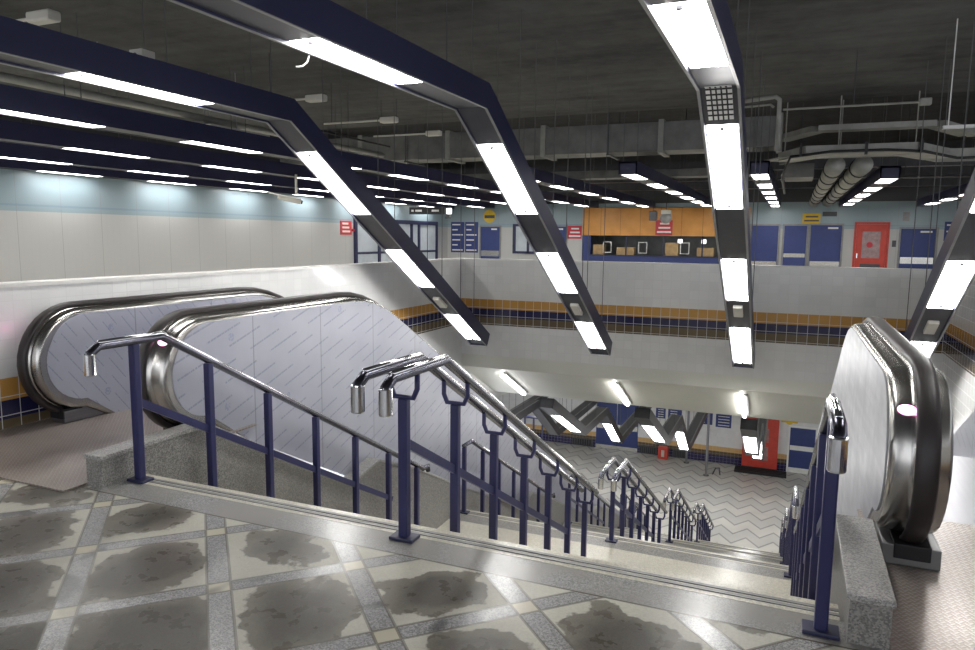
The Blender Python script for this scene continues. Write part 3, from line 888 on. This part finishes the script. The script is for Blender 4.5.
MB().tube([(-7.9,2.5,3.25),(-7.9,13,3.25)], .05, 10).build('pipe', M['trayg'], o, smooth=True)
MB().tube([(-7.75,2.5,3.42),(-7.75,13,3.42)], .02, 8).build('cable', M['black'], o)
for yy in (4.6,6.4,8.2,10): MB().tube([(-7.9,yy,3.25),(-7.9,yy,ZC)], .01, 6).build('hanger', M['grey'], o)
o = thing('access_panel', 'pale square ceiling panel hanging behind the bend of the left bent truss', 'ceiling fitting', (-7.9,8.0,3.1))
MB().box(-8.2,-7.4,7.7,8.9,3.03,3.1).build('panel', M['ivory'], o, .01)
for xx in (-8.1,-7.5): MB().tube([(xx,8.3,3.1),(xx,8.3,ZC)], .008, 6).build('hanger', M['grey'], o)
o = thing('loose_cable', 'short pale loose cable dangling from the truss above the middle railing', 'cable', (-2.98,3.95,2.75))
MB().tube([(-2.975,3.98,2.765),(-2.985,3.97,2.72),(-3.0,3.94,2.69),(-3.02,3.90,2.68)], .006, 8).build('wire', M['ivory'], o, smooth=True)
# junction box lying on the left bent truss
o = thing('junction_box', 'small white box standing on top of the left bent truss', 'box', (-5.0,4.3,3.0))
MB().box(-5.12,-4.98,4.44,4.58,2.996,3.10).build('case', M['ivory'], o, .006)
MB().disc_cyl((-5.05,4.438,3.05),(-5.05,4.434,3.05),.02).build('socket', M['dgrey'], o)

# ------------------------------------------------------------------ far concourse wall
def plate_mb(x0, x1, z0, z1, y, d): return MB().box(x0, x1, y-d, y-.002, z0, z1)
FY = YF
def door(x0, x1, z1, label, band=(.82,1.02), nameplate=False, group='navy doors of the far concourse', leaves=1):
    o = thing('door', label, 'door', ((x0+x1)/2, FY, 0), group)
    MB().box(x0-.05,x0,FY-.05,FY-.002,0,z1+.05).box(x1,x1+.05,FY-.05,FY-.002,0,z1+.05).box(x0,x1,FY-.05,FY-.002,z1,z1+.05).build('frame', M['grey'], o)
    w = (x1-x0)/leaves
    for i in range(leaves):
        a = x0+w*i+.008; b = x0+w*(i+1)-.008
        l = plate_mb(a,b,0,z1-.01,FY,.04).build('leaf', M['navy_door'], o, .004)
        MB().box(a+.02,b-.02,FY-.048,FY-.0402,*band).build('push_plate', M['steel'], l)
        if nameplate: MB().box((a+b)/2+.05,b-.12,FY-.046,FY-.0402,z1-.14,z1-.08).build('nameplate', M['white'], l)
    return o
door(-1.40,-.46,2.12,'navy door with a steel push plate, just right of the ticket office', (.62,.82))
door(-.28,.48,2.12,'dark navy inset door between two navy doors, under the yellow sign', (.98,1.12))
door(.59,1.60,2.14,'wide navy door with a steel plate, left of the red door', (.62,.86), True)
door(3.40,4.45,2.03,'navy door right of the red door', (.84,1.06), True)
door(-12.22,-11.34,2.03,'navy door below the round yellow sign, on the far wall at left', (.78,1.02), True)
door(-9.35,-8.44,2.05,'navy door just left of the small red sign, partly behind a light truss', (.78,1.0), True)
# red door
o = thing('door', 'bright red door with a glazed upper panel on the far wall', 'door', (2.52, FY, 0))
MB().box(1.98,2.05,FY-.06,FY-.002,0,2.24).box(2.99,3.06,FY-.06,FY-.002,0,2.24).box(2.05,2.99,FY-.06,FY-.002,2.17,2.24).build('frame', M['red'], o)
l = plate_mb(2.055,2.985,0,2.165,FY,.04).build('leaf', M['red'], o, .004)
MB().box(2.24,2.80,FY-.048,FY-.0402,1.0,1.92).build('glazed_panel', M['glassgrey'], l, .01)
MB().box(2.22,2.84,FY-.048,FY-.0402,.18,.80).build('lower_panel', M['dgrey'], l, .01)
MB().box(2.09,2.12,FY-.08,FY-.04,1.0,1.16).build('handle', M['chrome'], l)
tag(MB().disc_cyl((2.48,FY-.052,1.46),(2.48,FY-.05,1.46),.10).build('disc', M['redsign'], l), 'x', 'x')
del bpy.data.objects['disc']['category']; bpy.data.objects['disc']['label'] = 'round dull red disc behind the glass'

def sign(name, x0, x1, z0, z1, mat, label, cat='sign', lines=3, y=FY, ink='white', round_=False):
    o = thing(name, label, cat, ((x0+x1)/2, y, z0))
    if round_:
        c = Vector(((x0+x1)/2, y, (z0+z1)/2)); r = (x1-x0)/2
        MB().disc_cyl(c+Vector((0,-.02,0)), c+Vector((0,-.002,0)), r, 24).build('board', M[mat], o)
    else:
        MB().box(x0,x1,y-.02,y-.002,z0,z1).build('board', M[mat], o)
    if lines:
        m = MB(); h = (z1-z0)/(lines*2+1); w = x1-x0
        for i in range(lines):
            zz = z0+h*(2*i+1); q = .12+.10*((i*7) % 3)
            m.box(x0+w*q*.8, x1-w*q*.6, y-.023, y-.0205, zz, zz+h*.8)
        m.build('lettering', M[ink], o)
    return o
sign('notice_sign', -8.38,-7.80,1.56,2.08,'redsign','small red notice with pale lettering, left of the ticket office fascia')
sign('notice_sign', -4.86,-4.22,1.74,2.30,'redsign','red notice with pale lettering hanging on the orange fascia', y=FY-.06)
sign('direction_sign', .30,.88,2.19,2.54,'yellow','yellow sign above the dark inset door', lines=2, ink='dgrey')
sign('direction_sign', .94,1.40,2.44,2.60,'dgrey','small grey plate beside the yellow sign', lines=0)
sign('direction_sign', -12.10,-11.55,2.22,2.70,'yellow','round yellow sign above the left navy door', lines=1, ink='dgrey', round_=True)
sign('wall_box', 3.42,3.62,2.28,2.58,'grey','small grey box on the wall above the right navy door', 'box', 0)
sign('wall_switch', 3.16,3.28,1.40,1.62,'dgrey','dark call switch on the wall right of the red door', 'switch', 0)
sign('wall_switch', -13.45,-13.37,1.45,1.60,'dgrey','small dark switch left of the slatted navy boards', 'switch', 0)
def slatted(x0, x1, z0, z1, n, label, yw=FY):
    o = thing('notice_board', label, 'notice board', ((x0+x1)/2, yw, z0), 'navy boards with white lines')
    MB().box(x0,x1,yw-.03,yw-.002,z0,z1).build('board', M['navy_door'], o)
    m = MB(); h = (z1-z0)/n
    for i in range(n):
        m.box(x0+.06, x1-.06-.12*((i*5) % 3), yw-.034, yw-.0305, z0+h*(i+.35), z0+h*(i+.6))
    m.build('white_lines', M['white'], o)
slatted(-13.62,-13.0,.92,2.22,6,'tall navy board with white lines, left of the two by the corner')
slatted(-12.95,-12.35,.92,2.22,6,'tall navy board with white lines, right of the two by the corner')
slatted(4.66,5.5,1.62,2.26,3,'navy board with white lines at the right end of the far wall')
# window
o = thing('window', 'dark framed window with pale panes on the far wall behind the bent truss', 'window', (-10.1,FY,.95))
fr = MB()
for a, b in ((-10.75,-10.62),(-10.12,-10.02),(-9.50,-9.40)): fr.box(a,b,FY-.06,FY-.002,.92,2.14)
fr.box(-10.62,-9.50,FY-.06,FY-.002,.92,1.02); fr.box(-10.62,-9.50,FY-.06,FY-.002,2.04,2.14)
fr.build('frame', M['navy'], o)
for a, b in ((-10.62,-10.12),(-10.02,-9.50)): MB().box(a,b,FY-.02,FY-.002,1.02,2.04).build('pane', M['pane'], o)

# ticket office
o = thing('ticket_office', 'ticket office with an orange fascia over a long glazed navy counter', 'ticket office', (-4.6, FY, 0))
MB().box(-7.76,-1.46,FY-.05,FY+.03,1.70,2.78).build('fascia', M['orange'], o, .01)
MB().box(-7.76,-7.42,FY-.03,FY+.25,.62,1.70).box(-1.72,-1.46,FY-.03,FY+.25,.62,1.70).box(-7.42,-1.72,FY-.03,FY+.25,.62,.90).build('navy_surround', M['navy_door'], o)
MB().box(-7.42,-1.72,FY-.06,FY+.5,.90,.94).build('counter_top', M['navy'], o)
MB().box(-7.76,-1.46,FY+2.4,FY+2.5,0,2.8).box(-7.86,-7.76,FY+.2,FY+2.5,0,2.8).box(-1.46,-1.36,FY+.2,FY+2.5,0,2.8).box(-7.86,-1.36,FY+.2,FY+2.5,2.8,2.9).build('interior', M['darkglass'], o)
for xx in (-6.0,-4.55,-3.1): MB().box(xx-.025,xx+.025,FY+.02,FY+.06,.94,1.70).build('mullion', M['navy'], o)
def hatch(xc, lab_):
    h = MB()
    for a, b, c, d in ((xc-.17,xc-.14,1.02,1.46),(xc+.14,xc+.17,1.02,1.46),(xc-.14,xc+.14,1.02,1.05),(xc-.14,xc+.14,1.43,1.46)): h.box(a,b,FY+.04,FY+.07,c,d)
    h.build('speaking_hatch', M['white'], o)
for q in (-6.75,-5.35,-3.75,-2.2): hatch(q, '')
GB = 'cartons behind the ticket counter'
for i, (xc, w, h) in enumerate(((-7.12,.46,.40),(-6.05,.70,.30),(-4.25,.50,.50),(-3.0,.62,.32))):
    b = thing('carton', ('cardboard carton behind the counter glass, leftmost', 'wide low carton behind the counter glass, second from left', 'tall carton behind the middle of the counter glass', 'carton behind the counter glass near its right end')[i], 'box', (xc,FY+.28,.94), GB)
    MB().box(xc-w/2,xc+w/2,FY+.15,FY+.45,.942,.942+h).build('body', M['carton'], b, .01)
    MB().box(xc-w/2+.02,xc+w/2-.02,FY+.27,FY+.33,.942+h,.946+h).build('tape', M['ivory'], b)
GD = 'desk lamps behind the ticket counter'
for i, xc in enumerate((-4.05, -3.15)):
    b = thing('hanging_lamp', ('small lit lamp over the counter, left of the pair', 'small lit lamp over the counter, right of the pair')[i], 'lamp', (xc,FY+.9,1.5), GD)
    MB().box(xc-.08,xc+.08,FY+.85,FY+.95,1.42,1.58).build('shade', M['exitlit'], b, .02)
    MB().tube([(xc,FY+.9,1.58),(xc,FY+.9,2.8)], .01, 6).build('cord', M['dgrey'], b)

# dome camera and box hung over the ticket office
o = thing('dome_camera', 'silver dome camera hung in front of the orange fascia', 'camera', (-3.95,24.6,2.35))
MB().sphere((-3.95,24.6,2.30),.20).build('dome', M['grey'], o, smooth=True)
MB().disc_cyl((-3.95,24.6,2.42),(-3.95,24.6,2.55),.17).build('housing', M['ivory'], o)
MB().tube([(-3.95,24.6,2.55),(-3.95,24.6,4.9)], .012, 6).build('hanger', M['dgrey'], o)
o = thing('hanging_speaker', 'small dark box hung left of the silver dome camera', 'speaker', (-4.35,24.6,2.3))
MB().box(-4.50,-4.25,24.5,24.7,2.20,2.52).build('box', M['dgrey'], o, .02)
MB().tube([(-4.38,24.6,2.5),(-4.38,24.6,4.9)], .012, 6).build('hanger', M['dgrey'], o)

# ------------------------------------------------------------------ left concourse wall
o = thing('glass_doors', 'row of navy framed glass doors at the far end of the left concourse wall', 'door', (XW, 23.9, 0))
fr = MB()
ys = [20.8, 22.3, 23.5, 24.7, 25.3, 26.85]
for y in ys: fr.box(XW+.002, XW+.08, y-.07, y+.07, 0, 2.05)
fr.box(XW+.002, XW+.08, ys[0]-.07, ys[-1]+.07, 2.05, 2.2)
fr.build('frame', M['navy'], o)
for i, (a, b) in enumerate(zip(ys, ys[1:])):
    p = MB().box(XW+.002, XW+.03, a+.07, b-.07, .0, 2.05).build('pane', M['pane'], o)
    if i in (0, 1, 4):
        MB().box(XW+.031, XW+.05, a+.07, b-.07, .95, 1.03).build('push_bar', M['navy'], p)
o = thing('notice_sign', 'red notice with pale lettering on the left concourse wall', 'sign', (XW, 20.0, 1.6))
MB().box(XW+.002, XW+.02, 19.95, 20.6, 1.62, 2.08).build('board', M['redsign'], o)
m = MB()
for i in range(3): m.box(XW+.0202, XW+.023, 20.05, 20.5-.05*i, 1.70+.13*i, 1.76+.13*i)
m.build('lettering', M['white'], o)
b = MB().disc_cyl((XW+.002,20.665,1.78),(XW+.06,20.665,1.78),.05)
tag(b.build('call_point', M['redsign']), 'small red call point right of the red notice on the left wall', 'switch')
# hanging sign with an emergency light
o = thing('hanging_sign', 'dark hanging direction sign with pale lettering in the left concourse', 'sign', (-10.5, 20, 2.3))
MB().box(-11.20,-9.95,19.97,20.03,2.28,2.50).build('board', M['black'], o, .005)
for a, b in ((-11.12,-11.04),(-10.98,-10.75),(-10.40,-10.15)): MB().box(a,b,19.964,19.9695,2.36,2.42).build('lettering', M['white'], o)
for xx in (-11.0,-10.2): MB().tube([(xx,20,2.5),(xx,20,4.9)], .01, 6).build('hanger', M['dgrey'], o)
o = thing('exit_light', 'small lit white box hanging at the right end of the dark hanging sign', 'light', (-9.8,20,2.2))
MB().box(-9.88,-9.74,19.95,20.05,2.29,2.46).build('lit_box', M['exitlit'], o, .01)
MB().box(-9.92,-9.78,19.95,20.05,2.15,2.285).build('battery_box', M['dgrey'], o, .01)
MB().tube([(-9.81,20,2.46),(-9.81,20,4.9)], .01, 6).build('hanger', M['dgrey'], o)
# cctv camera under the left trusses
o = thing('cctv_camera', 'ivory security camera hanging below the left trusses', 'camera', (-9.0,11.45,2.4))
MB().tube([(-9.0,11.55,2.40),(-9.0,11.55,ZT)], .025, 8).build('stem', M['ivory'], o)
MB().bar((-9.25,11.30,2.33),(-8.95,11.62,2.24),.11,.09).build('body', M['ivory'], o, .02)
MB().bar((-9.36,11.18,2.40),(-8.95,11.62,2.295),.15,.015).build('sun_hood', M['white'], o)
MB().disc_cyl((-8.96,11.61,2.243),(-8.93,11.64,2.234),.035,14).build('lens', M['black'], o)

# ------------------------------------------------------------------ lower hall
LY = YL
def lplate(x0, x1, z0, z1, d=.03): return MB().box(x0, x1, LY-d, LY-.002, z0, z1)
o = thing('double_door', 'big navy double doors with a pale band in the lower hall', 'door', (-7,LY,ZL))
for a, b in ((-7.95,-7.0),(-6.96,-6.0)):
    l = lplate(a, b, ZL+.02, -5.2, .05).build('leaf', M['navy_door'], o)
    MB().box(a+.02,b-.02,LY-.056,LY-.0505,-7.22,-6.98).build('push_plate', M['steel'], l)
MB().box(-7.95,-6.0,LY-.056,LY-.0505,ZL+.02,ZL+.2).build('kick_plate', M['steel'], o)
GN = 'blue notice boards in the lower hall'
for i, (a, b, z1, z0) in enumerate(((-5.22,-4.80,-5.98,-6.46),(-4.68,-4.08,-6.0,-6.5),(-3.22,-2.76,-5.98,-6.52),(-2.62,-1.97,-5.99,-6.58))):
    q = thing('notice_board', ('blue notice board in the lower hall, leftmost of four', 'blue notice board in the lower hall, second of four from the left', 'blue notice board in the lower hall, third of four from the left', 'blue notice board in the lower hall, rightmost of four')[i], 'notice board', (a,LY,z0), GN)
    lplate(a,b,z0,z1).build('board', M['navy_door'], q)
    m = MB()
    for k in range(4):
        zz = z0+(z1-z0)*(k+.6)/4.5
        m.box(a+.10,b-.08-.12*((k*3+i) % 3),LY-.034,LY-.0305,zz,zz+.028)
    m.build('white_lines', M['white'], q)
q = thing('red_cabinet', 'tall red fire cabinet with grey glass panels in the lower hall', 'cabinet', (-.7,LY,ZL))
MB().box(-1.45,-.04,LY-.3,LY-.002,ZL+.12,-5.95).build('body', M['red'], q, .01)
MB().box(-.95,-.42,LY-.312,LY-.3005,-6.95,-6.35).build('upper_pane', M['glassgrey'], q)
MB().box(-.95,-.42,LY-.312,LY-.3005,-7.75,-7.15).build('lower_pane', M['glassgrey'], q)
MB().box(-1.45,-.04,LY-.28,LY-.002,ZL+.002,ZL+.118).build('plinth', M['dgrey'], q)
q = thing('door', 'navy lower hall door with a pale band, by the right railing', 'door', (.88,LY,ZL))
MB().box(.33,.40,LY-.05,LY-.002,ZL,-6.18).box(1.38,1.45,LY-.05,LY-.002,ZL,-6.18).box(.40,1.38,LY-.05,LY-.002,-6.25,-6.18).build('frame', M['white'], q)
l = lplate(.405,1.375,ZL+.22,-6.255,.04).build('leaf', M['navy_door'], q)
MB().box(.42,1.36,LY-.048,LY-.0405,-7.22,-7.02).build('push_plate', M['white'], l)
MB().box(.405,1.375,LY-.04,LY-.002,ZL+.002,ZL+.218).build('kick_plate', M['white'], q)
q = thing('direction_sign', 'yellow sign above the navy lower hall door', 'sign', (.35,LY,-6.0))
MB().disc_cyl((.35,LY-.03,-6.0),(.35,LY-.002,-6.0),.15,20).box(.03,.67,LY-.028,LY-.002,-6.07,-5.93).build('board', M['yellow'], q)
q = thing('floor_grating', 'low dark barred step in front of the red cabinet', 'grating', (-.7,31,ZL))
for i in range(4): MB().box(-1.7,.35,31.0+.2*i,31.06+.2*i,ZL+.001,ZL+.10).build('bar', M['black'], q)
q = thing('fire_bin', 'small red fire bucket stand at the foot of the lower wall', 'bin', (-4.75,31.6,ZL))
MB().box(-4.98,-4.55,31.45,31.75,ZL+.001,ZL+.55).build('body', M['red'], q, .03)
MB().box(-4.83,-4.70,31.442,31.4495,ZL+.12,ZL+.42).build('label_patch', M['ivory'], q)
for i, (x, y) in enumerate(((-2.74,30.0),(-3.72,31.4))):
    q = thing('steel_pole', ('thin steel pole standing in the lower hall, nearer one', 'thin steel pole by the lower wall, farther one')[i], 'pole', (x,y,ZL), 'steel poles in the lower hall')
    MB().tube([(x,y,ZL+.02),(x,y,-2.05)], .05, 12).build('shaft', M['steel_dark'], q)
    MB().disc_cyl((x,y,ZL+.001),(x,y,ZL+.02),.12).build('base', M['dgrey'], q)
q = thing('floor_bracket', 'small dark bracket lying beside the nearer steel pole', 'bracket', (-2.4,30.3,ZL))
MB().tube([(-2.5,30.2,ZL+.03),(-2.4,30.4,ZL+.25),(-2.25,30.3,ZL+.3),(-2.2,30.2,ZL+.03)], .03, 8).build('hoop', M['dgrey'], q)
GV = 'vents at the foot of the lower wall'
for i, (a, b) in enumerate(((-5.9,-5.1),(-4.4,-3.75),(-9.1,-8.1))):
    q = thing('wall_vent', ('dark vent at the foot of the wall, right of the navy doors', 'dark vent at the foot of the wall, right of the red bin', 'dark vent at the foot of the wall, left of the navy doors')[i], 'vent', (a,LY,ZL), GV)
    lplate(a,b,ZL+.03,ZL+.36,.04).build('frame', M['dgrey'], q)
    m = MB(); n = 8
    for k in range(n): m.box(a+.04+(b-a-.08)*k/n, a+.04+(b-a-.08)*(k+.55)/n, LY-.046, LY-.0405, ZL+.06, ZL+.33)
    m.build('bars', M['black'], q)
q = thing('barrier_rail', 'dark barrier rail with uprights under the left parapet in the lower hall', 'railing', (-10,26,ZL))
MB().tube([(-14.0,27,-5.75),(-8.8,27,-5.75)], .05, 8).build('top_rail', M['navy'], q)
for i in range(14): MB().box(-13.9+.38*i-.03,-13.9+.38*i+.03,26.97,27.03,ZL+.001,-5.78).build('upright', M['navy'], q)

# ------------------------------------------------------------------ light and view
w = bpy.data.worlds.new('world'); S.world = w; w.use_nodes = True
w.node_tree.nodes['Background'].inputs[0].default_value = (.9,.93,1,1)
w.node_tree.nodes['Background'].inputs[1].default_value = .85  # added even fill light, entering through the open rear and right side
S.view_settings.view_transform = 'Standard'; S.view_settings.look = 'None'
S.view_settings.exposure = 1.1; S.view_settings.gamma = 1.0
S.view_settings.use_curve_mapping = False
